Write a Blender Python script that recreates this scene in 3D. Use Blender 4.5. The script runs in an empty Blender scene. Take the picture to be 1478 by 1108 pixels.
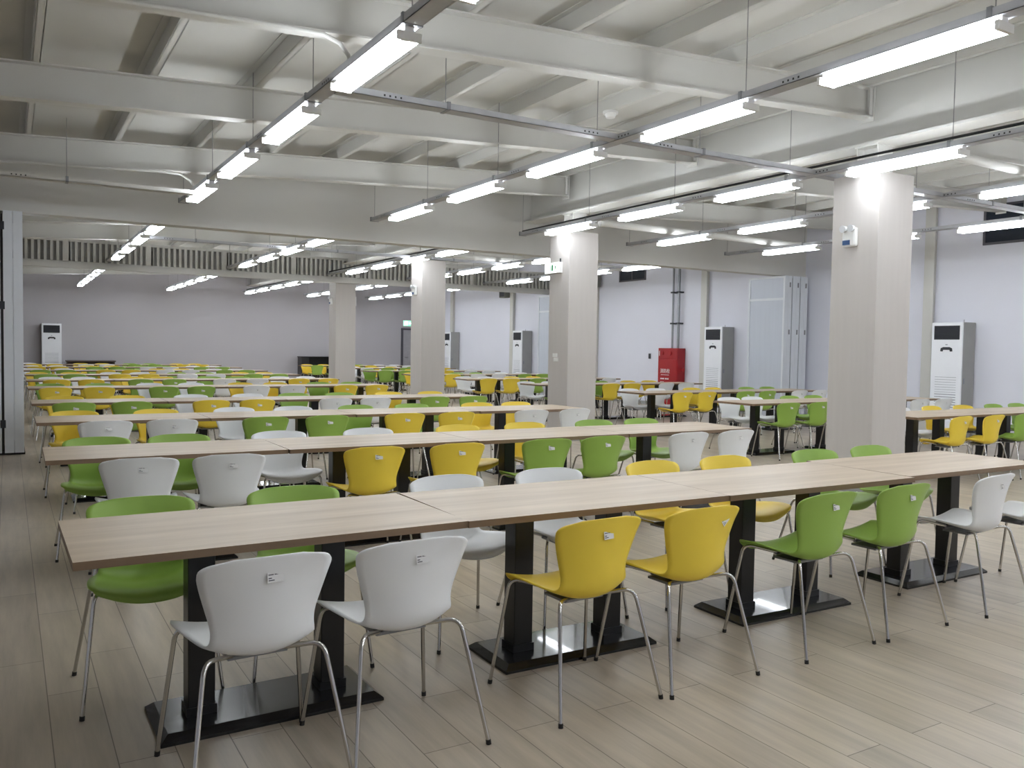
import bpy, bmesh, math, random
from mathutils import Vector, Matrix
random.seed(7)
S = bpy.context.scene
COL = S.collection
PI = math.pi

# ------------------------------------------------------------------ materials
def mat(name, col, rough=0.5, metal=0.0, var=0.06, scale=6.0, stretch=(1, 1, 1), bump=0.0, spec=0.5, coat=0.0):
    m = bpy.data.materials.new(name); m.use_nodes = True
    nt = m.node_tree; b = nt.nodes['Principled BSDF']
    tc = nt.nodes.new('ShaderNodeTexCoord'); mp = nt.nodes.new('ShaderNodeMapping')
    mp.inputs['Scale'].default_value = stretch
    nz = nt.nodes.new('ShaderNodeTexNoise'); nz.inputs['Scale'].default_value = scale
    nz.inputs['Detail'].default_value = 4
    nt.links.new(tc.outputs['Object'], mp.inputs['Vector']); nt.links.new(mp.outputs['Vector'], nz.inputs['Vector'])
    rp = nt.nodes.new('ShaderNodeValToRGB')
    rp.color_ramp.elements[0].position = 0.3; rp.color_ramp.elements[1].position = 0.7
    rp.color_ramp.elements[0].color = tuple(c * (1 - var) for c in col) + (1,)
    rp.color_ramp.elements[1].color = tuple(min(1, c * (1 + var)) for c in col) + (1,)
    nt.links.new(nz.outputs['Fac'], rp.inputs['Fac']); nt.links.new(rp.outputs['Color'], b.inputs['Base Color'])
    b.inputs['Roughness'].default_value = rough; b.inputs['Metallic'].default_value = metal
    b.inputs['Specular IOR Level'].default_value = spec; b.inputs['Coat Weight'].default_value = coat
    if bump:
        bp = nt.nodes.new('ShaderNodeBump'); bp.inputs['Strength'].default_value = bump; bp.inputs['Distance'].default_value = 0.01
        nt.links.new(nz.outputs['Fac'], bp.inputs['Height']); nt.links.new(bp.outputs['Normal'], b.inputs['Normal'])
    return m

def emit(name, col, strength):
    m = bpy.data.materials.new(name); m.use_nodes = True
    b = m.node_tree.nodes['Principled BSDF']
    b.inputs['Base Color'].default_value = (0.9, 0.9, 0.9, 1)
    b.inputs['Emission Color'].default_value = tuple(col) + (1,)
    b.inputs['Emission Strength'].default_value = strength
    return m

def srgb(r, g, b):
    f = lambda c: (c / 255 / 12.92) if c / 255 <= 0.04045 else ((c / 255 + 0.055) / 1.055) ** 2.4
    return (f(r), f(g), f(b))

def oak(name, c0, c1, rough, coat=0.0, sc=(1.0, 13, 13)):
    m = bpy.data.materials.new(name); m.use_nodes = True
    nt = m.node_tree; b = nt.nodes['Principled BSDF']
    tc = nt.nodes.new('ShaderNodeTexCoord'); oi = nt.nodes.new('ShaderNodeObjectInfo')
    ad = nt.nodes.new('ShaderNodeVectorMath'); ad.operation = 'ADD'
    mu = nt.nodes.new('ShaderNodeVectorMath'); mu.operation = 'SCALE'; mu.inputs['Scale'].default_value = 7.0
    nt.links.new(oi.outputs['Location'], mu.inputs[0])
    nt.links.new(tc.outputs['Object'], ad.inputs[0]); nt.links.new(mu.outputs[0], ad.inputs[1])
    mp = nt.nodes.new('ShaderNodeMapping'); mp.inputs['Scale'].default_value = sc
    nt.links.new(ad.outputs[0], mp.inputs['Vector'])
    n1 = nt.nodes.new('ShaderNodeTexNoise'); n1.inputs['Scale'].default_value = 0.9; n1.inputs['Detail'].default_value = 6; n1.inputs['Roughness'].default_value = 0.6
    nt.links.new(mp.outputs[0], n1.inputs['Vector'])
    rp = nt.nodes.new('ShaderNodeValToRGB'); rp.color_ramp.elements[0].position = 0.3; rp.color_ramp.elements[1].position = 0.7
    rp.color_ramp.elements[0].color = c0 + (1,); rp.color_ramp.elements[1].color = c1 + (1,)
    nt.links.new(n1.outputs['Fac'], rp.inputs['Fac']); nt.links.new(rp.outputs[0], b.inputs['Base Color'])
    b.inputs['Roughness'].default_value = rough; b.inputs['Coat Weight'].default_value = coat; b.inputs['Coat Roughness'].default_value = 0.25
    return m

def floor_mat():
    m = bpy.data.materials.new('laminate_floor'); m.use_nodes = True
    nt = m.node_tree; b = nt.nodes['Principled BSDF']; L = nt.links.new
    tc = nt.nodes.new('ShaderNodeTexCoord'); mp = nt.nodes.new('ShaderNodeMapping')
    mp.inputs['Rotation'].default_value = (0, 0, PI / 2); mp.inputs['Location'].default_value = (0.3, 0.06, 0)
    L(tc.outputs['Object'], mp.inputs['Vector'])
    br = nt.nodes.new('ShaderNodeTexBrick')
    br.inputs['Scale'].default_value = 1.0; br.inputs['Brick Width'].default_value = 1.2; br.inputs['Row Height'].default_value = 0.19
    br.inputs['Mortar Size'].default_value = 0.0022; br.inputs['Mortar Smooth'].default_value = 0.3; br.offset = 0.37
    br.inputs['Color1'].default_value = srgb(192, 181, 165) + (1,); br.inputs['Color2'].default_value = srgb(177, 166, 150) + (1,)
    br.inputs['Mortar'].default_value = srgb(116, 107, 96) + (1,)
    L(mp.outputs[0], br.inputs['Vector'])
    mp2 = nt.nodes.new('ShaderNodeMapping'); mp2.inputs['Scale'].default_value = (16, 1.3, 1)
    L(tc.outputs['Object'], mp2.inputs['Vector'])
    nz = nt.nodes.new('ShaderNodeTexNoise'); nz.inputs['Scale'].default_value = 1.0; nz.inputs['Detail'].default_value = 6; nz.inputs['Roughness'].default_value = 0.62
    L(mp2.outputs[0], nz.inputs['Vector'])
    rp = nt.nodes.new('ShaderNodeValToRGB'); rp.color_ramp.elements[0].position = 0.32; rp.color_ramp.elements[1].position = 0.72
    rp.color_ramp.elements[0].color = (0.78, 0.77, 0.76, 1); rp.color_ramp.elements[1].color = (1.08, 1.06, 1.03, 1)
    L(nz.outputs['Fac'], rp.inputs['Fac'])
    mx = nt.nodes.new('ShaderNodeMix'); mx.data_type = 'RGBA'; mx.blend_type = 'MULTIPLY'; mx.inputs['Factor'].default_value = 1.0
    L(br.outputs['Color'], mx.inputs[6]); L(rp.outputs[0], mx.inputs[7]); L(mx.outputs[2], b.inputs['Base Color'])
    b.inputs['Roughness'].default_value = 0.36; b.inputs['Specular IOR Level'].default_value = 0.4
    return m

M = {}
M['floor'] = floor_mat()
M['wall'] = mat('lilac_wall_paint', srgb(224, 225, 235), 0.85, var=0.015, scale=0.7)
M['back'] = mat('grey_back_wall_paint', srgb(188, 185, 190), 0.85, var=0.015, scale=0.7)
M['header'] = mat('beige_header_paint', srgb(210, 209, 205), 0.8, var=0.02, scale=0.8)
M['deck'] = mat('cream_roof_deck', srgb(198, 197, 192), 0.7, var=0.03, scale=0.8)
M['steel'] = mat('cream_painted_steel', srgb(203, 202, 197), 0.55, var=0.025, scale=1.5)
M['column'] = mat('beige_woodgrain_wallpaper', srgb(197, 192, 188), 0.7, var=0.02, scale=3, stretch=(6, 6, 0.5))
M['channel'] = mat('galvanised_channel', srgb(176, 177, 181), 0.45, metal=0.2, var=0.05, scale=8)
M['hole'] = mat('dark_hole', srgb(40, 40, 42), 0.8)
M['wire'] = mat('hanger_wire_steel', srgb(150, 150, 150), 0.5, metal=0.4)
M['batten'] = mat('white_batten', srgb(236, 236, 238), 0.45, var=0.01)
M['tube'] = emit('lit_fluorescent_tube', (0.90, 0.95, 1.0), 20.0)
M['oak'] = oak('light_oak_laminate', srgb(174, 154, 129), srgb(202, 184, 160), 0.42, 0.15)
M['edge'] = oak('brown_edge_band', srgb(112, 90, 68), srgb(134, 110, 86), 0.5)
M['black'] = mat('black_gloss_powdercoat', srgb(24, 24, 28), 0.2, var=0.05, coat=0.25)
M['post'] = mat('black_satin_steel', srgb(20, 20, 23), 0.3, var=0.05)
M['W'] = mat('white_polypropylene', srgb(241, 243, 245), 0.42, var=0.01)
M['Y'] = mat('yellow_polypropylene', srgb(244, 214, 72), 0.42, var=0.02)
M['G'] = mat('green_polypropylene', srgb(152, 187, 84), 0.42, var=0.02)
M['chrome'] = mat('chrome_tube', srgb(205, 203, 200), 0.14, metal=1.0, var=0.02)
M['rubber'] = mat('black_rubber', srgb(38, 36, 35), 0.7)
M['paper'] = mat('white_sticker_paper', srgb(226, 226, 226), 0.5, var=0.01)
M['ink'] = mat('grey_print', srgb(92, 92, 98), 0.6)
M['acwhite'] = mat('ac_white_front', srgb(240, 242, 247), 0.35, var=0.01)
M['acgrey'] = mat('ac_grey_side', srgb(160, 160, 158), 0.55, var=0.02)
M['grille'] = mat('dark_grille', srgb(48, 50, 56), 0.6)
M['slot'] = mat('grey_slot', srgb(140, 144, 152), 0.6)
M['red'] = mat('red_cabinet_enamel', srgb(160, 20, 28), 0.4, var=0.03)
M['whitetext'] = mat('white_lettering', srgb(240, 236, 236), 0.6, var=0.0)
M['galv'] = mat('grey_pipe', srgb(140, 142, 146), 0.4, metal=0.5)
M['blackpipe'] = mat('black_cable_sheath', srgb(36, 38, 40), 0.6)
M['panel'] = mat('white_partition_panel', srgb(198, 204, 215), 0.5, var=0.02, scale=2, stretch=(8, 8, 0.5))
M['alu'] = mat('aluminium_profile', srgb(222, 226, 232), 0.4, metal=0.0, var=0.02)
M['glass'] = mat('dark_night_glass', srgb(40, 46, 56), 0.08)
M['shelf'] = mat('black_cabinet_board', srgb(34, 34, 38), 0.4)
M['brown'] = mat('dark_brown_board', srgb(88, 74, 68), 0.5)
M['doorgrey'] = mat('dark_grey_door_frame', srgb(84, 82, 90), 0.5)
M['doorleaf'] = mat('grey_door_leaf', srgb(170, 168, 172), 0.5)
M['exitwhite'] = emit('lit_white_sign_face', (0.92, 1.0, 0.97), 1.6)
M['exitgreen'] = emit('lit_green_sign_face', (0.1, 0.75, 0.4), 0.9)
M['green_print'] = mat('green_print', srgb(30, 150, 90), 0.5)
M['blue_print'] = mat('blue_print', srgb(40, 80, 130), 0.5)
M['plastic'] = mat('white_plastic', srgb(232, 232, 230), 0.4, var=0.01)
M['clear'] = mat('frosted_lamp_lens', srgb(225, 228, 232), 0.15, var=0.02)
M['grey_box'] = mat('grey_speaker_housing', srgb(128, 128, 122), 0.6)

# ------------------------------------------------------------------ mesh helpers
class MB:
    """collects shapes and links them as ONE mesh object"""
    def __init__(s): s.v = []; s.f = []; s.m = []; s.sm = []
    def add(s, vs, fs, mi=0, smooth=False):
        o = len(s.v); s.v += [tuple(v) for v in vs]
        for f in fs: s.f.append(tuple(i + o for i in f)); s.m.append(mi); s.sm.append(smooth)
    def box(s, x0, x1, y0, y1, z0, z1, mi=0):
        vs = [(x0, y0, z0), (x1, y0, z0), (x1, y1, z0), (x0, y1, z0), (x0, y0, z1), (x1, y0, z1), (x1, y1, z1), (x0, y1, z1)]
        s.add(vs, [(3, 2, 1, 0), (4, 5, 6, 7), (0, 1, 5, 4), (1, 2, 6, 5), (2, 3, 7, 6), (3, 0, 4, 7)], mi)
    def bbox(s, x0, x1, y0, y1, z0, z1, b=0.01, mi=0):
        bm = bmesh.new()
        bmesh.ops.create_cube(bm, size=1, matrix=Matrix.Translation(((x0 + x1) / 2, (y0 + y1) / 2, (z0 + z1) / 2)) @ Matrix.Diagonal((x1 - x0, y1 - y0, z1 - z0, 1)))
        bmesh.ops.bevel(bm, geom=bm.edges[:], offset=b, segments=2, profile=0.5, affect='EDGES')
        bm.verts.index_update()
        s.add([v.co[:] for v in bm.verts], [[v.index for v in f.verts] for f in bm.faces], mi); bm.free()
    def prism(s, pts, axis, a0, a1, mi=0):
        """closed outline extruded along axis; pts in the two other axes, in xyz order"""
        def P(p, a):
            return {'x': (a, p[0], p[1]), 'y': (p[0], a, p[1]), 'z': (p[0], p[1], a)}[axis]
        n = len(pts); vs = [P(p, a0) for p in pts] + [P(p, a1) for p in pts]
        fs = [tuple(range(n))[::-1], tuple(range(n, 2 * n))] + [(i, (i + 1) % n, n + (i + 1) % n, n + i) for i in range(n)]
        s.add(vs, fs, mi)
    def tube(s, pts, r, n=8, mi=0, r1=None):
        pts = [Vector(p) for p in pts]; k = len(pts); vs = []; up = Vector((0.31, 0.17, 0.93))
        a = None
        for i, p in enumerate(pts):
            t = (pts[min(i + 1, k - 1)] - pts[max(i - 1, 0)]).normalized()
            if a is None:
                a = t.cross(up if abs(t.dot(up)) < 0.95 else Vector((1, 0, 0))).normalized()
            else:
                a = (a - t * a.dot(t)).normalized()
            b = t.cross(a); rr = r if r1 is None else r + (r1 - r) * i / (k - 1)
            for j in range(n):
                an = 2 * PI * j / n; vs.append(p + a * (rr * math.cos(an)) + b * (rr * math.sin(an)))
        fs = [(i * n + j, i * n + (j + 1) % n, (i + 1) * n + (j + 1) % n, (i + 1) * n + j) for i in range(k - 1) for j in range(n)]
        s.add(vs, fs, mi, True); s.add(vs[:n], [tuple(range(n))[::-1]], mi); s.add(vs[-n:], [tuple(range(n))], mi)
    def mesh(s, name, mats):
        me = bpy.data.meshes.new(name); me.from_pydata(s.v, [], s.f)
        for m in (mats if isinstance(mats, (list, tuple)) else [mats]): me.materials.append(m)
        for p, mi, sm in zip(me.polygons, s.m, s.sm): p.material_index = mi; p.use_smooth = sm
        bm = bmesh.new(); bm.from_mesh(me); bmesh.ops.recalc_face_normals(bm, faces=bm.faces[:]); bm.to_mesh(me); bm.free()
        me.update(); return me
    def build(s, name, mats, parent=None, loc=None):
        return link(name, s.mesh(name, mats), parent, loc)

def link(name, me, parent=None, loc=None):
    o = bpy.data.objects.new(name, me); COL.objects.link(o)
    if parent: o.parent = parent
    if loc: o.location = loc
    return o

def thing(name, label, cat, loc=(0, 0, 0), rz=0.0, group=None):
    o = bpy.data.objects.new(name, None); COL.objects.link(o)
    o.empty_display_size = 0.1; o.location = loc; o.rotation_euler = (0, 0, rz)
    tag(o, label, cat, group); return o

def tag(o, label, cat, group=None):
    o['label'] = label; o['category'] = cat
    if group: o['group'] = group
    return o

def struct(name, mb, mats):
    o = mb.build(name, mats); o['kind'] = 'structure'; return o

def copy_tree(o, parent=None):
    c = o.copy(); COL.objects.link(c); c.parent = parent
    for ch in list(o.children): copy_tree(ch, c)
    return c

def catmull(P, n):
    """resample a list of tuples (n points) with Catmull-Rom"""
    out = []; k = len(P)
    for i in range(n):
        t = i / (n - 1) * (k - 1); a = min(int(t), k - 2); u = t - a
        p0, p1, p2, p3 = P[max(a - 1, 0)], P[a], P[a + 1], P[min(a + 2, k - 1)]
        out.append(tuple(0.5 * (2 * q1 + (q2 - q0) * u + (2 * q0 - 5 * q1 + 4 * q2 - q3) * u * u + (3 * q1 - q0 - 3 * q2 + q3) * u ** 3)
                         for q0, q1, q2, q3 in zip(p0, p1, p2, p3)))
    return out

ORD = ['first', 'second', 'third', 'fourth', 'fifth', 'sixth', 'seventh', 'eighth', 'ninth', 'tenth', 'eleventh', 'twelfth']

# ------------------------------------------------------------------ setting
XL, XR, Y0, YB = -6.0, 14.95, -7.0, 32.4
SLL = lambda x: 3.50 + 0.053 * x            # underside of the left-bay roof beams
SLR = lambda x: 3.66 + 0.045 * (x - 8.0)    # underside of the right-bay roof beams
BD, PD = 0.31, 0.15                          # beam depth, purlin depth
XG = 7.88                                    # centre line of columns and girder

b = MB(); b.box(XL - .2, XR + .2, Y0 - .2, YB + .2, -0.12, 0.0); struct('floor', b, M['floor'])
b = MB()
zl = lambda x: SLL(x) + BD + PD
zr = lambda x: SLR(x) + BD + PD
b.prism([(XL - .2, zl(XL)), (XG, zl(XG)), (XG, zl(XG) + .1), (XL - .2, zl(XL) + .1)], 'y', Y0 - .2, YB + .2)
b.prism([(XG, zr(XG)), (XR + .2, zr(XR)), (XR + .2, zr(XR) + .1), (XG, zr(XG) + .1)], 'y', Y0 - .2, YB + .2)
struct('ceiling', b, M['deck'])
b = MB(); b.box(XR, XR + .2, Y0 - .2, YB + .2, 0, 4.75); struct('wall_right', b, M['wall'])
b = MB(); b.box(XL - .2, XR + .2, YB, YB + .2, 0, 4.8); struct('wall_back', b, M['back'])
b = MB(); b.box(XL - .2, XL, Y0 - .2, YB + .2, 0, 4.8); struct('wall_left', b, M['wall'])
b = MB(); b.box(XL - .2, XR + .2, Y0 - .2, Y0, 0, 4.8); struct('wall_front', b, M['wall'])
# dropped header between the two halls
b = MB()
b.prism([(XL, 3.10), (XR, 3.10), (XR, zr(XR)), (XG, zr(XG)), (XG, zl(XG)), (XL, zl(XL))], 'y', 12.62, 12.84)
b.box(XL, XR, 12.605, 12.62, 3.10, 3.16); b.box(XL, XR, 12.84, 12.855, 3.10, 3.16)
struct('wall_header', b, M['header'])
# wall pilasters
for i, y in enumerate([4.0, 9.67, 15.63, 20.17, 24.95, 29.5]):
    b = MB(); b.box(XR - .1, XR, y - .07, y + .07, 0, zr(XR) - .02); b.box(XR - .112, XR - .1, y - .1, y + .1, 0, zr(XR) - .02)
    struct('trim_%d' % (i + 1), b, M['steel'])
b = MB(); b.box(XR - .012, XR, Y0, YB, 0, .09); struct('baseboard_right', b, M['acgrey'])
b = MB(); b.box(XL, XR, YB - .012, YB, 0, .09); struct('baseboard_back', b, M['acgrey'])

# roof beams (I-sections across the hall) and purlins
def ibeam_sloped(xa, xb, zf, y):
    m = MB()
    for (w, d0, d1) in ((0.075, 0, .014), (0.006, .014, BD - .014), (0.075, BD - .014, BD)):
        m.prism([(xa, zf(xa) + d0), (xb, zf(xb) + d0), (xb, zf(xb) + d1), (xa, zf(xa) + d1)], 'y', y - w, y + w)
    return m
for y in (0.4, 3.1, 5.8, 8.42, 11.35, 14.2, 16.9, 19.6, 24.8, 27.5, 30.2):
    m = ibeam_sloped(XL, XG - .14, SLL, y)
    xe = XG - .14; m.box(xe - .012, xe, y - .09, y + .09, SLL(xe) - .04, SLL(xe) + BD)
    for dx in (.03, .05):
        m.box(xe - dx - .02, xe - dx, y - .08, y - .07, SLL(xe) + .02, SLL(xe) + BD - .02)
    struct('ceiling_beam', m, M['steel'])
    m = ibeam_sloped(XG + .14, XR - .02, SLR, y)
    xe = XR - .02; m.box(xe - .012, xe, y - .09, y + .09, SLR(xe) - .03, SLR(xe) + BD)
    struct('ceiling_beam', m, M['steel'])
def purlin(x, zf):
    z = zf(x) + BD; m = MB(); w = .06
    m.box(x - .005, x + .005, Y0, YB, z, z + PD)
    m.box(x, x + w, Y0, YB, z, z + .008); m.box(x - w, x, Y0, YB, z + PD - .008, z + PD)
    m.box(x + w - .006, x + w, Y0, YB, z, z + .02)
    struct('ceiling_purlin', m, M['steel'])
for k in range(-6, 9): purlin(0.2 + 0.93 * k, SLL)
for k in range(0, 7): purlin(8.6 + 0.95 * k, SLR)
# girder over the column line
m = MB()
m.box(XG - .15, XG + .15, Y0, YB, 3.64, 3.665); m.box(XG - .15, XG + .15, Y0, YB, 4.30, 4.325)
m.box(XG - .008, XG + .008, Y0, YB, 3.665, 4.30)
struct('ceiling_girder', m, M['steel'])

# columns
CS = 0.56; CX = 7.6
cnames = ['wide beige column nearest the camera, with emergency lamp', 'beige column in middle of the hall, with lit exit sign',
          'beige column beyond the header, with an emergency lamp', 'farthest beige column, in front of the black cabinet']
for i in range(-1, 5):
    yn = 5.52 + 5.50 * i
    lab = 'beige column beside the front of the hall, out of frame' if i < 0 else (cnames[i] if i < 4 else None)
    if i < 0 or i > 3: continue
    t = thing('column', lab, 'column', (CX + CS / 2, yn + CS / 2, 0), group='beige columns in one line')
    h = CS / 2; m = MB(); m.bbox(-h, h, -h, h, 0, 3.32, 0.006); m.build('cladding', M['column'], t)
    m = MB(); m.box(-.12, .12, -.13, -.115, 3.32, 3.64); m.box(-.12, .12, .115, .13, 3.32, 3.64); m.box(-.008, .008, -.115, .115, 3.32, 3.64)
    m.box(-.14, .14, -.14, .14, 3.625, 3.64)
    m.build('steel_post', M['steel'], t)
    m = MB(); m.box(-h - .008, h + .008, -h - .008, h + .008, 0, .08); m.build('skirting', M['acgrey'], t)

# lattice girder across the far hall
t = thing('lattice_girder', 'cream lattice girder with vertical slats spanning the far hall', 'girder', (0, 21.93, 0))
m = MB(); m.box(-2.5, XR - .12, -.07, .07, 3.14, 3.24); m.box(-2.5, XR - .12, -.012, .012, 3.24, 3.3); m.build('bottom_chord', M['steel'], t)
m = MB(); m.box(-2.5, XR - .12, .03, .04, 3.3, 3.74); m.build('gap_shade_plate', M['acgrey'], t)  # added grey plate behind the slats; its tone stands for shade in the gaps
m = MB(); m.box(-2.5, XR - .12, -.07, .07, 3.74, 3.80); m.build('top_chord', M['steel'], t)
m = MB(); x = -2.4; k = 0
while x < XR - .2:
    wide = k % 14 == 0
    m.box(x, x + (.16 if wide else .055), -.05, .0, 3.3, 3.74); x += .125; k += 1
m.build('slats', M['steel'], t)

# ------------------------------------------------------------------ lighting
LZ = 3.275
def proto_light():
    t = thing('pendant_strip_light', '', 'light')
    m = MB(); m.prism([(-.03, .0), (.03, .0), (.03, .064), (-.03, .064)], 'y', -.60, .60); m.build('housing', M['batten'], t)
    for s in (-1, 1):
        m = MB(); m.tube([(s * .056, -.585, 0), (s * .056, .585, 0)], .02, 10); m.build('tube', M['tube'], t)
        m = MB(); m.box(-.076, .076, s * .597 - .012, s * .597 + .012, -.02, .03); m.build('lamp_holder', M['plastic'], t)
    return t
PL = proto_light(); used_light = [False]
def put_light(x, y, label, group):
    o = PL if not used_light[0] else copy_tree(PL)
    used_light[0] = True
    o.location = (x, y, LZ); o['label'] = label; o['group'] = group
DZ = LZ - 1.455
CH = [('leftmost light channel', 1.125 * DZ, 0.05), ('second light channel from the left', 2.62 * DZ, 0.0),
      ('light channel beside the columns', 4.06 * DZ, -0.03), ('first light channel right of the columns', 5.30 * DZ, -0.06),
      ('light channel nearest the right wall', 6.63 * DZ, -0.13)]
def channel(label, x, ya, yb, group, z=LZ + .062, along='y', mt='channel'):
    t = thing('light_channel', label, 'channel', (x, ya, z) if along == 'y' else (ya, x, z), 0 if along == 'y' else -PI / 2, group)
    L = yb - ya; m = MB(); w = .06
    m.box(-w, w, 0, L, .045, .05); m.box(-w, -w + .004, 0, L, 0, .045); m.box(w - .004, w, 0, L, 0, .045)
    m.box(-w, w, 0, L, 0, .004)
    y = .35
    while y < L - .3:
        for q in range(4):
            for sx in (-1, 1):
                m.box(sx * w - (.001 if sx < 0 else 0), sx * w + (.001 if sx > 0 else 0), y + q * .045, y + q * .045 + .014, .016, .030, 1)
        y += 1.866
    m.build('rail', [M[mt], M['hole']], t)
    y = .9
    while y < L:
        gx, gy = (x, ya + y) if along == 'y' else (ya + y, x)
        zt = (SLL(gx) if gx < XG else SLR(gx)) + BD + PD - z
        m = MB(); m.tube([(0, y, .05), (0, y, zt)], .004, 5); m.build('hanger_wire', M['wire'], t)
        m = MB(); m.box(-.066, .066, y - .015, y + .015, -.004, .06); m.build('clamp', M['galv'], t)
        y += 1.866
    return t
for (nm, x, off) in CH:
    for k in range(-4, 5):
        yc = (1.488 + 1.025 * k + off) * DZ + .60
        lab = 'lit strip light, %s before the header on the %s' % (ORD[4 - k], nm)
        put_light(x, yc, lab, 'strip lights of the near hall')
    channel('grey steel channel in the near hall: %s' % nm, x, -5.6, 12.1, 'light channels of the near hall')
    for k in range(9):
        ys = (7.74 + 0.95 * k if k < 4 else 12.62 + 0.93 * (k - 4)) * DZ
        lab = 'small strip light, %s beyond the header on the %s' % (ORD[k], nm)
        put_light(x, ys + .60, lab, 'strip lights of the far hall')
    channel('grey steel channel in the far hall: %s' % nm, x, 13.4, 31.4, 'light channels of the far hall')
XA, XB_, XC, XD, XE = [c[1] for c in CH]
ycr = 3.38 * DZ
for (xa, xb, nm) in ((XA + .07, XB_ - .07, 'between the two leftmost light channels'), (XB_ + .07, XC - .07, 'from second channel to the columns'),
                     (XC + .07, XD - .07, 'passing behind the nearest column'), (XD + .07, XE - .07, 'right of the nearest column')):
    channel('grey cross channel ' + nm, ycr, xa, xb, 'cross channels', along='x')
for (xa, xb, nm) in ((XA + .07, XB_ - .07, 'between the two leftmost channels'), (XB_ + .07, XC - .07, 'from second channel to the columns'), (XC + .07, XD - .07, 'right of the far columns')):
    channel('pale cross channel in the far hall, ' + nm, 16.6, xa, xb, 'cross channels', along='x')

# conduits and pipes
def pipe(name, label, cat, pts, r, m_, group=None):
    m = MB(); m.tube(pts, r, 10); o = m.build('ceiling_' + name, M[m_]); tag(o, label, cat, group); return o
pipe('conduit', 'thin cream conduit under the front roof beam bending down to a light', 'conduit',
     [(-5.9, 5.66, 3.17), (1.6, 5.66, 3.555), (1.85, 5.66, 3.56), (1.97, 5.66, 3.52), (2.03, 5.66, 3.45), (2.045, 5.66, 3.392)], .016, 'steel')
pipe('conduit', 'cream conduit along the third roof beam, bending at the leftmost light', 'conduit',
     [(-5.9, 11.2, 3.16), (1.6, 11.2, 3.555), (1.86, 11.2, 3.55), (1.98, 11.2, 3.48), (2.04, 11.2, 3.392)], .016, 'steel')
channel('cream horizontal rail left of the end of the leftmost light channel', 10.95, -5.9, XA - .07, 'cross channels', along='x', z=3.265, mt='steel')
pipe('cable', 'black cable along top of the light channel beside the columns', 'cable',
     [(XC - .02, -3.5, 3.42), (XC - .02, 3.8, 3.42), (XC - .04, 6, 3.425), (XC - .02, 9, 3.42), (XC, 12.1, 3.41)], .013, 'blackpipe')
pipe('cable', 'black cable along the far light channel beside the columns', 'cable',
     [(XC - .02, 13.4, 3.42), (XC - .02, 22, 3.42), (XC, 31, 3.42)], .016, 'blackpipe')
pipe('pipe', 'thin black pipe dropping to the light channel beyond the column', 'pipe', [(8.35, 12.0, 3.45), (8.35, 12.0, 4.05)], .02, 'blackpipe')
pipe('pipe', 'pale round pipe crossing the bay right of the middle column', 'pipe', [(8.2, 11.05, 3.5), (13.2, 11.1, 3.5)], .06, 'steel')
pipe('pipe', 'pale round pipe crossing behind the nearest column top', 'pipe', [(8.1, 5.25, 3.52), (12.9, 5.3, 3.52)], .05, 'steel')
pipe('pipe', 'long white round pipe running beside the girder', 'pipe', [(8.35, -3.9, 3.62), (8.35, 12.55, 3.62)], .055, 'steel')
pipe('pipe', 'pale round pipe crossing the far hall near the lattice girder', 'pipe', [(8.2, 16.9, 3.5), (13.5, 16.95, 3.5)], .06, 'steel')
# smoke detector
t = thing('smoke_detector', 'round white smoke detector under a purlin', 'smoke detector', (5.81, 7.67, SLL(5.81) + BD))
m = MB(); m.tube([(0, 0, .0), (0, 0, -.03)], .085, 20); m.build('base', M['plastic'], t)
m = MB(); m.tube([(0, 0, -.03), (0, 0, -.07)], .065, 20, r1=.05); m.build('sensor_head', M['plastic'], t)

# ------------------------------------------------------------------ chairs
ST = [(.230, .418, .172, .034, -.030), (.230, .433, .204, .034, -.026), (.216, .453, .222, .034, -.012), (.175, .463, .234, .032, 0),
      (.100, .457, .232, .040, 0), (.020, .444, .216, .046, 0), (-.050, .433, .196, .048, 0), (-.105, .434, .181, .046, .012),
      (-.142, .455, .173, .044, .028), (-.160, .500, .170, .030, .045), (-.166, .555, .176, .012, .052), (-.172, .620, .192, 0, .052),
      (-.180, .690, .212, -.002, .048), (-.188, .735, .220, -.005, .040), (-.193, .762, .207, -.010, .028), (-.195, .773, .172, -.008, .018), (-.195, .777, .112, -.002, .008)]
NU, NV = 44, 16
def shell_pt(st, v):
    y, z, hw, lf, fw = st; a = abs(v) ** 2.1
    return Vector((hw * v, y + fw * a, z + lf * a))
RS = catmull(ST, NU)
def shell_mesh(m_):
    P = [[shell_pt(RS[i], -1 + 2 * j / NV) for j in range(NV + 1)] for i in range(NU)]
    N = []
    for i in range(NU):
        row = []
        for j in range(NV + 1):
            du = P[min(i + 1, NU - 1)][j] - P[max(i - 1, 0)][j]; dv = P[i][min(j + 1, NV)] - P[i][max(j - 1, 0)]
            n = dv.cross(du); row.append(n.normalized() if n.length > 1e-9 else Vector((0, 0, 1)))
        N.append(row)
    T = .004; W = NV + 1
    vs = [P[i][j] + N[i][j] * T for i in range(NU) for j in range(W)] + [P[i][j] - N[i][j] * T for i in range(NU) for j in range(W)]
    o = NU * W; fs = []
    for i in range(NU - 1):
        for j in range(NV):
            a, b_, c, d = i * W + j, i * W + j + 1, (i + 1) * W + j + 1, (i + 1) * W + j
            fs.append((a, b_, c, d)); fs.append((o + d, o + c, o + b_, o + a))
    for i in range(NU - 1):
        fs.append((i * W, (i + 1) * W, o + (i + 1) * W, o + i * W)); fs.append(((i + 1) * W + NV, i * W + NV, o + i * W + NV, o + (i + 1) * W + NV))
    for j in range(NV):
        fs.append((j + 1, j, o + j, o + j + 1)); a = (NU - 1) * W; fs.append((a + j, a + j + 1, o + a + j + 1, o + a + j))
    mb = MB(); mb.add(vs, fs, 0, True); return mb.mesh('shell', M[m_])
SHELL = {c: shell_mesh(c) for c in 'WYG'}
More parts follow.
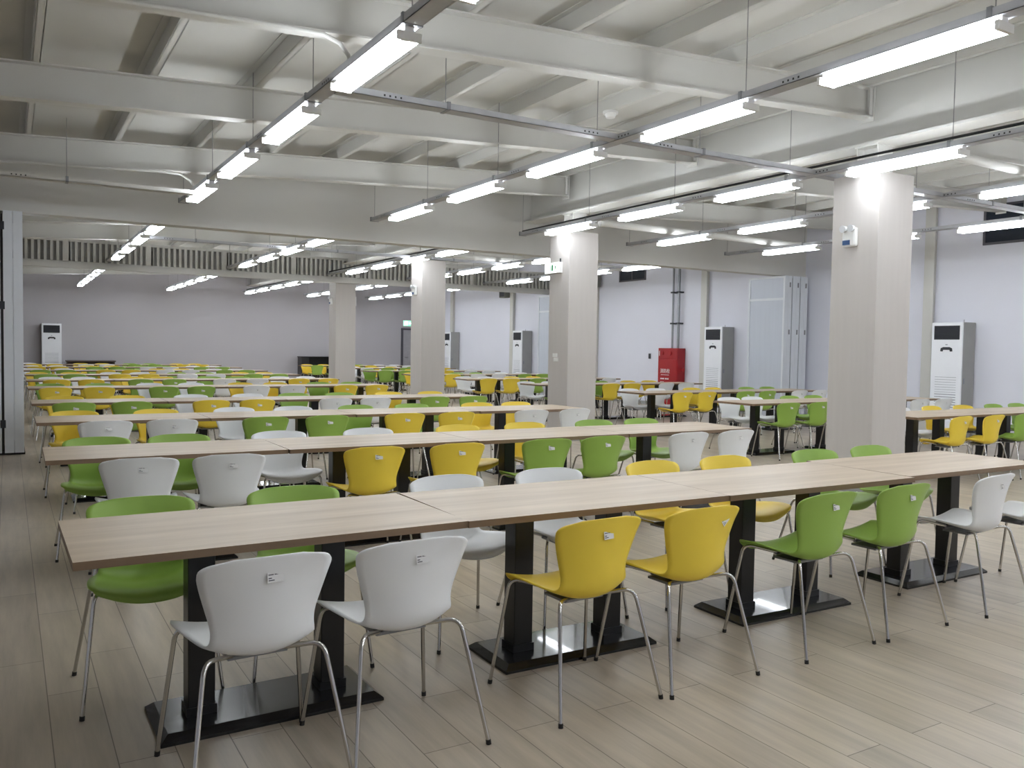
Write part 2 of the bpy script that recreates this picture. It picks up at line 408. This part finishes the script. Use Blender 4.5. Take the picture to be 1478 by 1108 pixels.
def bez(p0, p1, p2, n):
    return [p0 * (1 - t) ** 2 + p1 * 2 * t * (1 - t) + p2 * t * t for t in [i / n for i in range(n + 1)]]
LEG = []; CAP = []
for sy in (1, -1):
    for sx in (-1, 1):
        inner = Vector((sx * .085, .08, .438)) if sy > 0 else Vector((sx * .08, -.05, .421))
        knee = Vector((sx * .212, .186, .474)) if sy > 0 else Vector((sx * .196, -.148, .452))
        foot = Vector((sx * .262, sy * .255, .012))
        a = knee + (inner - knee).normalized() * .05; c = knee + (foot - knee).normalized() * .05
        mb = MB(); mb.tube([inner] + bez(a, knee, c, 5) + [foot], .0082, 8); LEG.append(mb.mesh('leg', M['chrome']))
        d = (foot - knee).normalized()
        mb = MB(); mb.tube([foot - d * .006, Vector((foot.x + d.x * .005, foot.y + d.y * .005, 0))], .0098, 8); CAP.append(mb.mesh('foot_cap', M['rubber']))
mb = MB(); mb.box(-.1, .1, -.06, .09, .409, .420); mb.tube([(-.088, .08, .432), (.088, .08, .432)], .008, 6); mb.tube([(-.085, -.05, .418), (.085, -.05, .418)], .008, 6)
BRACKET = mb.mesh('seat_bracket', M['galv'])
mb = MB(); mb.box(-.028, .028, -.0006, .0006, -.016, .016, 0)
for (z, segs) in ((.010, [(-.024, -.006), (-.003, .012), (.014, .023)]), (-.001, [(-.024, -.013)]), (-.008, [(-.024, -.004)])):
    for (a, c) in segs: mb.box(a, c, -.0011, -.0006, z - .0022, z + .0012, 1)
STICKER = mb.mesh('sticker', [M['paper'], M['ink']])
CNAME = {'W': 'white', 'Y': 'yellow', 'G': 'green'}
def make_chair(c, detail, sticker):
    t = thing('shell_chair', '', 'chair')
    link('shell', SHELL[c], t)
    for l, k in zip(LEG, CAP):
        lo = link('leg', l, t)
        if detail: link('foot_cap', k, lo)
    if detail: link('seat_bracket', BRACKET, t)
    if sticker:
        i = min(range(NU // 2, NU), key=lambda i: abs(RS[i][1] - .712))
        v = .08; p = shell_pt(RS[i], v)
        o = link('sticker', STICKER, t); o.location = (p.x, p.y - .0065, p.z); o.rotation_euler = (-.13, 0, .12)
    return t
PROTO = {}
def place_chair(c, x, y, rz, label, group, detail, sticker):
    key = (c, detail, sticker)
    if key not in PROTO: o = PROTO[key] = make_chair(*key)
    else: o = copy_tree(PROTO[key])
    o.location = (x, y, 0); o.rotation_euler = (0, 0, rz); o['label'] = label; o['group'] = group
    return o

# ------------------------------------------------------------------ tables
TL, TW = 1.438, .74
def make_table():
    t = thing('canteen_table', '', 'table')
    a, c = TL / 2, TW / 2
    m = MB(); z0, z1 = .722, .75
    vs = [(-a, -c, z0), (a, -c, z0), (a, c, z0), (-a, c, z0), (-a, -c, z1), (a, -c, z1), (a, c, z1), (-a, c, z1)]
    m.add(vs, [(4, 5, 6, 7), (3, 2, 1, 0)], 0); m.add(vs, [(0, 1, 5, 4), (1, 2, 6, 5), (2, 3, 7, 6), (3, 0, 4, 7)], 1)
    m.build('tabletop', [M['oak'], M['edge']], t)
    m = MB(); bx, by = .43, .19
    lo = [(-bx, -by), (bx, -by), (bx, by), (-bx, by)]; hi = [(x - math.copysign(.03, x), y - math.copysign(.03, y)) for x, y in lo]
    vs = [(x, y, 0) for x, y in lo] + [(x, y, .012) for x, y in lo] + [(x, y, .036) for x, y in hi]
    m.add(vs, [(3, 2, 1, 0), (8, 9, 10, 11)] + [(i + k * 4, (i + 1) % 4 + k * 4, (i + 1) % 4 + 4 + k * 4, i + 4 + k * 4) for k in (0, 1) for i in range(4)])
    m.build('base_plate', M['black'], t)
    for s in (-1, 1):
        m = MB(); m.bbox(s * .26 - .05, s * .26 + .05, -.05, .05, .034, .71, .004)
        m.box(s * .26 - .056, s * .26 + .056, -.056, .056, .036, .07); p = m.build('pedestal', M['post'], t)
        m = MB(); m.box(s * .26 - .14, s * .26 + .14, -.25, .25, .708, .722); m.build('top_bracket', M['post'], p)
    return t
TB = make_table(); used_tb = [False]
def place_table(x, y, rz, label, group):
    o = TB if not used_tb[0] else copy_tree(TB)
    used_tb[0] = True
    o.location = (x, y, 0); o.rotation_euler = (0, 0, rz); o['label'] = label; o['group'] = group

DEF_N = [.67, 1.22, 2.08, 2.65, 3.45, 4.05, 4.90, 5.48]; DEF_F = [.56, 1.22, 2.0, 2.62, 3.43, 4.05, 4.88, 5.46]
LEFT = [  # front edge y, near colours, near x, far colours, far x
 (3.00, 'WWYYGGWW', [.715, 1.235, 2.065, 2.63, 3.46, 4.07, 4.90, 5.50], 'GGWWYYGG', [.50, 1.165, 2.0, 2.63, 3.41, 4.01, 4.87, 5.49]),
 (5.67, 'WWYYGGWW', [.68, 1.19, 2.15, 2.77, 3.54, 4.07, 4.95, 5.50], 'GGWWYYGG', [.54, 1.09, 1.84, 2.57, 3.40, 4.10, 4.88, 5.46]),
 (8.34, 'WWGGYYWW', [.72, 1.28, 2.10, 2.70, 3.53, 4.11, 5.06, 5.64], 'YYWWGGYY', [.56, 1.32, 2.10, 2.72, 3.46, 4.15, 5.02, 5.59]),
 (10.92, 'GGYYWWGG', [.64, 1.25, 2.12, 2.67, 3.68, 4.22, 5.10, 5.70], 'YYWWGGYY', [.60, 1.31, 2.10, 2.85, 3.48, 4.15, 4.91, 5.62]),
 (14.45, 'YYGGWWYY', [.60, 1.20, 2.12, 2.66, 3.54, 4.14, 5.06, 5.64], 'GGWWYYGG', [.58, 1.31, 2.08, 2.74, 3.56, 4.17, 4.97, 5.62]),
 (17.35, 'YYGGWWYY', [.76, 1.30, 2.14, 2.72, 3.64, 4.28, 5.12, 5.72], 'WWYYGGWW', [.72, 1.26, 2.14, 2.68, 3.62, 4.22, 5.06, 5.64]),
 (20.20, 'GGYYWWGG', DEF_N, 'YYWWGGYY', DEF_F), (23.25, 'GGYYWWGG', DEF_N, 'WWGGYYWW', DEF_F),
 (26.30, 'YYGGWWGG', DEF_N, 'WWYYGGWW', DEF_F), (29.30, 'YYWWGGYY', DEF_N, 'WWYYGGYY', DEF_F)]
T1 = [(.889, 3.385, .010), (2.333, 3.375, -.014), (3.773, 3.345, -.018), (5.216, 3.372, -.004)]
ROT1 = [.04, .05, .05, .03, .04, .03, .08, .02]
LN = ['front'] + [o for o in ORD[1:9]] + ['last']
for r, (yf, cn, xn, cf, xf) in enumerate(LEFT):
    det = r < 4
    x0 = .17 + .008 * (yf - 3)
    for k in range(4):
        if r == 0: x, y, rz = T1[k]
        else: x, y, rz = x0 + TL / 2 + k * (TL + .004), yf + TW / 2 - .025 * k + random.uniform(-.012, .012), random.uniform(-.012, .004)
        pos = ['at the left end of', 'second from left in', 'third from left in', 'at the right end of'][k]
        place_table(x, y, rz, 'oak-topped table with black pedestals, %s the %s left-hand row' % (pos, LN[r]), 'oak tables of the left-hand rows')
    for side, cols, xs, yy, ro in (('near', cn, xn, yf - .10, 0), ('far', cf, xf, yf + .835, PI)):
        for k, (c, x) in enumerate(zip(cols, xs)):
            lab = '%s shell chair, %s from left along the %s side of the %s left-hand table row' % (CNAME[c], ORD[k], side, LN[r])
            o = place_chair(c, x, yy - (.02 * k / 2 if r else 0) + random.uniform(-.02, .02) * (1 if r else .3), ro + (ROT1[k] if (r == 0 and side == 'near') else random.uniform(-.07, .07)),
                            lab, 'chairs along the left-hand rows', det, side == 'near' and r < 6)
            if side == 'near' and r == 0 and k == 3:
                for ch in o.children:
                    if ch.name.startswith('sticker'): ch.location.x += .10; ch.location.y += .016; ch.rotation_euler = (-.13, -.55, .25)
                o['label'] = 'yellow shell chair with a crooked sticker, fourth from left in the front row'
R1 = [9.25, 9.85, 10.58, 11.2, 12.0, 12.62]
RIGHT = [
 (5.80, 8.80, 'YYGGWW', [9.22, 9.85, 10.55, 11.2, 12.0, 12.6], 'WWYYGG', [9.25, 9.9, 10.61, 11.28, 12.02, 12.61]),
 (8.24, 8.75, 'GGYYWW', [9.2, 9.83, 10.6, 11.2, 12.13, 12.75], 'WWGGYY', [9.29, 9.8, 10.65, 11.22, 12.0, 12.6]),
 (10.85, 9.05, 'YYGGWW', [9.66, 10.2, 11.1, 11.65, 12.5, 13.04], 'WWYYGG', [9.52, 10.1, 10.98, 11.53, 12.43, 13.01]),
 (14.0, 9.0, 'GGYYWW', [9.4, 9.95, 10.57, 11.14, 12.05, 12.61], 'WWGGYY', [9.3, 9.9, 10.6, 11.2, 12.0, 12.6]),
 (16.75, 8.85, 'YYGGWW', R1, 'WWYYGG', R1), (19.7, 8.85, 'YYWWGG', R1, 'YYGGWW', R1), (22.75, 8.85, 'GGYYWW', R1, 'GGYYWW', R1),
 (25.8, 8.85, 'WWGGYY', R1, 'WWYYGG', R1), (28.9, 8.85, 'GGYYWW', R1, 'YYGGWW', R1)]
RN = ['front'] + ORD[1:8] + ['last']
for r, (yf, x0, cn, xn, cf, xf) in enumerate(RIGHT):
    det = r < 3
    for k in range(3):
        pos = ['at the left end of', 'in the middle of', 'at the right end of'][k]
        place_table(x0 + TL / 2 + k * (TL + .004), yf + TW / 2 + random.uniform(-.012, .012), random.uniform(-.01, .01),
                    'oak-topped table with black pedestals, %s the %s right-hand row' % (pos, RN[r]), 'oak tables of the right-hand rows')
    for side, cols, xs, yy, ro in (('near', cn, xn, yf - .10, 0), ('far', cf, xf, yf + .835, PI)):
        for k, (c, x) in enumerate(zip(cols, xs)):
            lab = '%s shell chair, %s from left along the %s side of the %s right-hand table row' % (CNAME[c], ORD[k], side, RN[r])
            place_chair(c, x, yy + random.uniform(-.02, .02), ro + random.uniform(-.07, .07), lab, 'chairs along the right-hand rows', det, side == 'near' and r < 3)

# ------------------------------------------------------------------ wall-side things
def ac_unit(label, loc, rz):
    """local: front faces -y, width along x"""
    t = thing('air_conditioner', label, 'air conditioner', loc, rz, 'floor-standing air conditioners')
    w, d, H = .29, .40, 2.05
    m = MB(); m.bbox(-w, w, .03, d, .0, H, .006); m.build('body', M['acgrey'], t)
    m = MB(); m.bbox(-w, w, 0, .035, .02, H, .008); f = m.build('front_panel', M['acwhite'], t)
    m = MB(); m.box(-.24, .24, -.004, .004, 1.74, 1.99)
    for k in range(8): m.prism([(-.014, 1.755 + k * .029), (-.004, 1.768 + k * .029), (-.004, 1.772 + k * .029), (-.014, 1.759 + k * .029)], 'x', -.235, .235)
    m.build('outlet_grille', M['grille'], t)
    m = MB()
    pts = [(-.115, 1.53), (-.105, 1.585), (-.06, 1.605), (.06, 1.605), (.105, 1.585), (.115, 1.53), (.07, 1.525), (.06, 1.555), (-.06, 1.555), (-.07, 1.525)]
    n = len(pts); m.add([(x, -.006, z) for x, z in pts] + [(x, .003, z) for x, z in pts], [tuple(range(n))[::-1], tuple(range(n, 2 * n))] + [(i, (i + 1) % n, n + (i + 1) % n, n + i) for i in range(n)])
    m.build('control_panel', M['grille'], t)
    m = MB(); m.box(-.02, .02, -.004, .002, 1.64, 1.655); m.build('badge', M['slot'], t)
    m = MB()
    for k in range(17):
        z = .34 + k * .045; ht = .006 if k > 9 else .013
        m.box(-.2, .2, -.003, .003, z, z + ht)
    m.build('intake_slots', M['slot'], t)
    m = MB(); m.box(w - .002, w + .006, .07, .10, .95, 1.05); m.build('side_latch', M['slot'], t)
    m = MB(); m.tube([(w - .1, .2, H), (w - .1, .2, H + .05)], .006, 6); m.build('top_eyelet', M['galv'], t)
    return t
FX = XR - .42
ac_unit('tall white air conditioner right of the nearest column', (FX, 9.08, 0), -PI / 2)
ac_unit('tall white air conditioner between red fire cabinet and folded partition', (FX, 14.96, 0), -PI / 2)
ac_unit('tall white air conditioner on right wall, left of the middle column', (FX, 24.03, 0), -PI / 2)
ac_unit('tall white air conditioner on right wall, beside the third column', (FX, 29.27, 0), -PI / 2)
ac_unit('tall air conditioner mostly hidden behind the middle column', (FX, 20.5, 0), -PI / 2)
ac_unit('tall white air conditioner at the back wall, far left', (1.27, YB - .42, 0), 0)

# red fire hydrant cabinet
t = thing('fire_hydrant_cabinet', 'red fire hydrant cabinet with white lettering on the right wall', 'fire cabinet', (XR - .28, 16.72, 0), -PI / 2)
m = MB(); m.bbox(-.37, .37, 0, .26, .0, 1.53, .006); m.build('body', M['red'], t)
m = MB(); m.bbox(-.35, .35, -.012, .002, .08, 1.24, .004); m.build('door', M['red'], t)
m = MB(); m.bbox(-.35, .35, -.008, .002, 1.27, 1.51, .004); m.build('upper_panel', M['red'], t)
m = MB(); m.tube([(-.2, -.03, 1.40), (-.2, .0, 1.40)], .055, 14); m.build('alarm_bell', M['red'], t)
m = MB(); m.tube([(.1, -.035, 1.40), (.1, .0, 1.40)], .06, 14); m.build('red_lamp', M['red'], t)
m = MB(); m.box(-.32, -.30, -.014, 0, 1.33, 1.46); m.build('white_label', M['whitetext'], t)
m = MB(); m.tube([(.37, .14, .98), (.46, .14, .98)], .018, 8); m.tube([(.46, .14, .93), (.46, .14, 1.03)], .03, 10); m.build('side_valve', M['red'], t)
def text(txt, size, parent, loc, rot, m_, name='lettering'):
    cu = bpy.data.curves.new('lettering', 'FONT'); cu.body = txt; cu.size = size; cu.extrude = .002; cu.align_x = 'CENTER'; cu.align_y = 'CENTER'
    o = bpy.data.objects.new('tmp', cu); COL.objects.link(o)
    bpy.context.view_layer.update()
    me = bpy.data.meshes.new_from_object(o.evaluated_get(bpy.context.evaluated_depsgraph_get()))
    bpy.data.objects.remove(o)
    me.materials.clear(); me.materials.append(m_)
    q = link(name, me, parent); q.location = loc; q.rotation_euler = rot; return q
text('消防栓', .125, t, (-.08, -.014, .93), (PI / 2, 0, 0), M['whitetext'])
m = MB()
for k in range(9): m.box(-.235 + k * .035, -.21 + k * .035, -.016, -.012, .83, .845)
for (a, c) in ((-.25, -.2), (-.185, -.15), (-.14, -.11), (-.07, -.04), (-.03, .0), (.02, .06)): m.box(a, c, -.016, -.012, .72, .755)
for (a, c) in ((-.25, -.22), (-.2, -.17), (-.15, -.12)): m.box(a, c, -.016, -.012, .64, .665)
m.build('small_print', M['whitetext'], t)
for k, y in enumerate((16.52, 16.74)):
    t2 = thing('riser_pipe', 'grey riser pipe above the red cabinet, %s of the pair' % ['right-hand one', 'left-hand one'][k], 'pipe', (XR - .12, y, 0), group='riser pipes above the fire cabinet')
    m = MB(); m.tube([(0, 0, 1.53), (0, 0, zr(XR) - .03)], .035 if k == 0 else .028, 10); m.build('riser', M['galv'], t2)
    for z in (2.15, 2.95):
        m = MB(); m.box(-.05, .12, -.05, .05, z, z + .04); m.build('pipe_clamp', M['grille'], t2)
m = MB(); m.bbox(XR - .02, XR, 17.72, 17.80, 1.24, 1.38, .004); tag(m.build('wall_switch', M['grille']), 'small dark switch box on wall left of the red cabinet', 'switch')

# folding partitions
def partition(label, x0, y0, pairs, L, flip, face):
    t = thing('folding_partition', label, 'partition', (x0, y0, 0), 0, 'folded partition stacks')
    w = .105; x = 0
    for i in range(pairs * 2):
        a, c = x, x + w
        m = MB(); m.box(a + .014, c - .014, .02, L - .02, .05, 3.07); q = m.build('panel', M['panel'], t)
        m = MB()
        for (ya, yb, za, zb) in ((0, .045, .03, 3.09), (L - .045, L, .03, 3.09), (.045, L - .045, 3.045, 3.09), (.045, L - .045, .03, .08), (.045, L - .045, 2.575, 2.625)):
            m.box(a, c, ya, yb, za, zb)
        m.box(a + .05, a + .056, -.002, .001, .05, 3.05)
        m.build('panel_frame', M['alu'], q)
        if (i % 2 == 0 and i > 0) if flip else i % 2 == 1:
            for z in (.35, 1.85, 2.85):
                m = MB(); m.box(a - .046 if flip else c - .075, a + .014 if flip else c - .045, -.012, .002, z, z + .1); m.build('hinge', M['grille'] if flip else M['galv'], q)
        if i % 2 == 1 and i < pairs * 2 - 1:
            m = MB(); m.box(c + .002, c + .030, .02, .05, .05, 3.05); m.build('gap_shade_strip', M['rubber'], q)  # added dark strip that paints the shade inside the gap between panel pairs
        x += w + (.004 if i % 2 == 0 else .032)
    m = MB(); m.box(0, x - .02, .05, L - .05, .0, .03); m.build('bottom_seal', M['rubber'], t)
    return x
partition('white folded partition stack at the left edge, dark hinges down its seams', -1.02, 12.45 - .0, 5, 1.0, True, 1)
partition('white folded partition stack against the right wall under the header', 14.12, 12.45, 3, 1.02, False, -1)

partition('white folded partition stack beyond the header, mostly behind the middle column', 14.12, 21.1, 3, 1.02, False, -1)
# high windows (night-dark)
for i, (ya, yb, za, zb) in enumerate(((5.9, 8.68, 3.46, 4.08), (18.03, 19.1, 3.42, 3.78))):
    m = MB(); x = XR - .03
    m.box(x, XR + .0, ya - .04, yb + .04, za - .04, za); m.box(x, XR, ya - .04, yb + .04, zb, zb + .04)
    m.box(x, XR, ya - .04, ya, za, zb); m.box(x, XR, yb, yb + .04, za, zb); m.box(x, XR, (ya + yb) / 2 - .02, (ya + yb) / 2 + .02, za, zb)
    w = struct('window_%d' % (i + 1), m, M['doorgrey'])
    m = MB(); m.box(XR - .012, XR - .002, ya, yb, za, zb); g = m.build('window_pane', M['glass'], w)
# door at the far right of the back wall
m = MB(); y = YB
m.box(13.98, 14.06, y - .06, y, 0, 2.15); m.box(14.86, 14.94, y - .06, y, 0, 2.15); m.box(13.98, 14.94, y - .06, y, 2.15, 2.23)
d = struct('door_1', m, M['doorgrey'])
m = MB(); m.box(14.06, 14.86, y - .035, y - .002, .005, 2.15); q = m.build('door_leaf', M['doorleaf'], d)
m = MB(); m.tube([(14.14, y - .09, 1.02), (14.26, y - .09, 1.02)], .012, 8); m.tube([(14.14, y - .09, 1.02), (14.14, y - .035, 1.02)], .01, 8); m.build('door_handle', M['chrome'], q)
t = thing('exit_sign', 'small lit green exit sign above the far back door', 'exit sign', (14.3, YB - .05, 2.42))
m = MB(); m.box(-.26, .26, -.03, .05, -.11, .13); m.build('housing', M['plastic'], t)
m = MB(); m.box(-.25, .25, -.034, -.03, -.10, .12); m.build('sign_face', M['exitgreen'], t)
m = MB(); m.box(-.2, -.06, -.037, -.034, -.06, .08); m.box(0, .2, -.037, -.034, -.01, .03); m.build('pictogram', M['exitwhite'], t)
# exit sign on the second column (faces -x)
t = thing('exit_sign', 'lit white exit sign with green figure on the middle column', 'exit sign', (CX - .03, 11.42, 2.76), -PI / 2)
m = MB(); m.box(-.21, .21, -.03, .03, -.085, .085); m.build('housing', M['plastic'], t)
m = MB(); m.box(-.20, .20, -.034, -.03, -.077, .077); m.build('sign_face', M['exitwhite'], t)
m = MB()
m.box(.10, .115, -.037, -.034, .035, .055); m.prism([(.09, .03), (.12, .03), (.11, -.015), (.085, -.015)], 'y', -.037, -.034)
m.prism([(.085, -.015), (.1, -.015), (.075, -.055), (.06, -.055)], 'y', -.037, -.034); m.prism([(.1, -.015), (.11, -.015), (.135, -.05), (.12, -.05)], 'y', -.037, -.034)
m.box(-.01, .04, -.037, -.034, -.05, .05); m.box(-.05, -.03, -.037, -.034, -.05, .05); m.box(.16, .18, -.037, -.034, -.05, .05)
m.build('pictogram', M['green_print'], t)
m = MB(); m.tube([(.19, 0, .085), (.19, 0, .14)], .012, 6); m.build('mounting_stub', M['grille'], t)
# emergency lamps on columns
def em_lamp(label, loc, rz):
    t = thing('emergency_lamp', label, 'emergency lamp', loc, rz, 'emergency lamps on the columns')
    m = MB(); m.bbox(-.08, .08, -.06, 0, -.13, .07, .02); m.build('battery_box', M['plastic'], t)
    for s in (-1, 1):
        m = MB(); m.tube([(s * .045, -.03, .05), (s * .045, -.06, .06)], .016, 8); m.tube([(s * .045, -.055, .06), (s * .048, -.10, .055)], .03, 12, r1=.038)
        m.build('lamp_head', M['clear'], t)
    m = MB(); m.box(-.07, .02, -.063, -.059, -.11, -.06); m.build('blue_label', M['blue_print'], t)
    return t
em_lamp('white twin-head emergency lamp with blue label on the nearest column', (CX, 5.83, 2.70), -PI / 2)
em_lamp('white emergency lamp on the third column from the camera', (CX, 16.83, 2.70), -PI / 2)
em_lamp('white emergency lamp on the farthest column', (CX, 22.33, 2.70), -PI / 2)
for k, z in enumerate((1.29, 1.36)):
    m = MB(); m.bbox(CX - .015, CX, 11.28 + .03 * k, 11.40 + .03 * k, z - .03, z + .03, .003)
    tag(m.build('light_switch', M['plastic']), '%s white switch plate on the middle column' % ('lower' if k == 0 else 'upper'), 'switch', 'switch plates')
m = MB(); m.bbox(CX + CS, CX + CS + .05, 22.1, 22.3, 2.55, 2.8, .005); tag(m.build('wall_box', M['plastic']), 'small white box on the right side of the farthest column', 'box')
# wall ventilators
for (y, z, lab) in ((20.1, 3.28, 'grey wall speaker high on right wall behind the middle column'), (25.3, 3.2, 'grey wall speaker high on right wall under the lattice girder')):
    t = thing('wall_speaker', lab, 'speaker', (XR - .3, y, z), 0, 'wall speakers')
    m = MB(); m.bbox(-.0, .22, -.19, .19, 0, .34, .02); m.build('housing', M['grey_box'], t)
    m = MB(); m.box(-.006, .002, -.16, .16, .03, .31); m.build('speaker_grille', M['grille'], t)
    m = MB(); m.box(.22, .30, -.04, .04, .12, .2); m.build('wall_bracket', M['grey_box'], t)

# far back furniture
t = thing('cabinet', 'black open cabinet against back wall beside the farthest column', 'cabinet', (10.35, YB - .55, 0))
m = MB(); m.box(-.7, -.66, 0, .5, 0, 1.0); m.box(.66, .7, 0, .5, 0, 1.0); m.box(-.66, .66, .47, .5, 0, 1.0); m.box(-.66, .66, 0, .47, 0, .06); m.build('carcass', M['shelf'], t)
m = MB(); m.box(-.72, .72, -.01, .5, 1.0, 1.03); m.build('cabinet_top', M['shelf'], t)
for z in (.34, .66):
    m = MB(); m.box(-.66, .66, .03, .47, z, z + .02); m.build('shelf', M['shelf'], t)
m = MB(); m.box(-.66, -.40, .0, .015, .06, 1.0); m.build('cabinet_door', M['shelf'], t)
t = thing('side_table', 'small pale-topped table standing before the black cabinet', 'table', (10.35, YB - 1.15, 0))
m = MB(); m.box(-.35, .35, -.25, .25, .66, .69); m.build('tabletop', M['acwhite'], t)
for sx in (-1, 1):
    for sy in (-1, 1):
        m = MB(); m.box(sx * .31 - .015, sx * .31 + .015, sy * .21 - .015, sy * .21 + .015, 0, .66); m.build('leg', M['shelf'], t)
t = thing('bench_desk', 'low dark brown desk against the back wall at left', 'desk', (2.43, YB - .45, 0))
m = MB(); m.box(-.75, .75, -.3, .3, .79, .83); m.build('desktop', M['brown'], t)
for s in (-1, 1):
    m = MB(); m.box(s * .7 - .02, s * .7 + .02, -.28, .28, 0, .79); m.build('side_panel', M['brown'], t)
m = MB(); m.box(-.68, .68, .2, .22, .3, .79); m.build('back_panel', M['brown'], t)

# ------------------------------------------------------------------ camera, world, view
F, YAW, PIT, ROL, HC = 1219.96, .53857885, .04182717, -.01571205, 1.455
f = Vector((math.sin(YAW) * math.cos(PIT), math.cos(YAW) * math.cos(PIT), -math.sin(PIT)))
rt = Vector((math.cos(YAW), -math.sin(YAW), 0)); dn = f.cross(rt)
r2 = rt * math.cos(ROL) + dn * math.sin(ROL); d2 = dn * math.cos(ROL) - rt * math.sin(ROL)
cam = bpy.data.cameras.new('camera'); co = bpy.data.objects.new('camera', cam); COL.objects.link(co)
up = -d2; bk = -f
co.matrix_world = Matrix(((r2.x, up.x, bk.x, 0), (r2.y, up.y, bk.y, 0), (r2.z, up.z, bk.z, HC), (0, 0, 0, 1)))
cam.sensor_fit = 'HORIZONTAL'; cam.sensor_width = 36; cam.lens = F / 1478 * 36; cam.clip_start = .05; cam.clip_end = 200
S.camera = co
w = bpy.data.worlds.new('world'); S.world = w; w.use_nodes = True
w.node_tree.nodes['Background'].inputs['Color'].default_value = (.02, .022, .03, 1)
w.node_tree.nodes['Background'].inputs['Strength'].default_value = 0.3
S.view_settings.view_transform = 'Standard'; S.view_settings.look = 'None'
S.view_settings.exposure = 0.72; S.view_settings.gamma = 1.0; S.view_settings.use_curve_mapping = False
S.cycles.max_bounces = 8; S.cycles.diffuse_bounces = 6
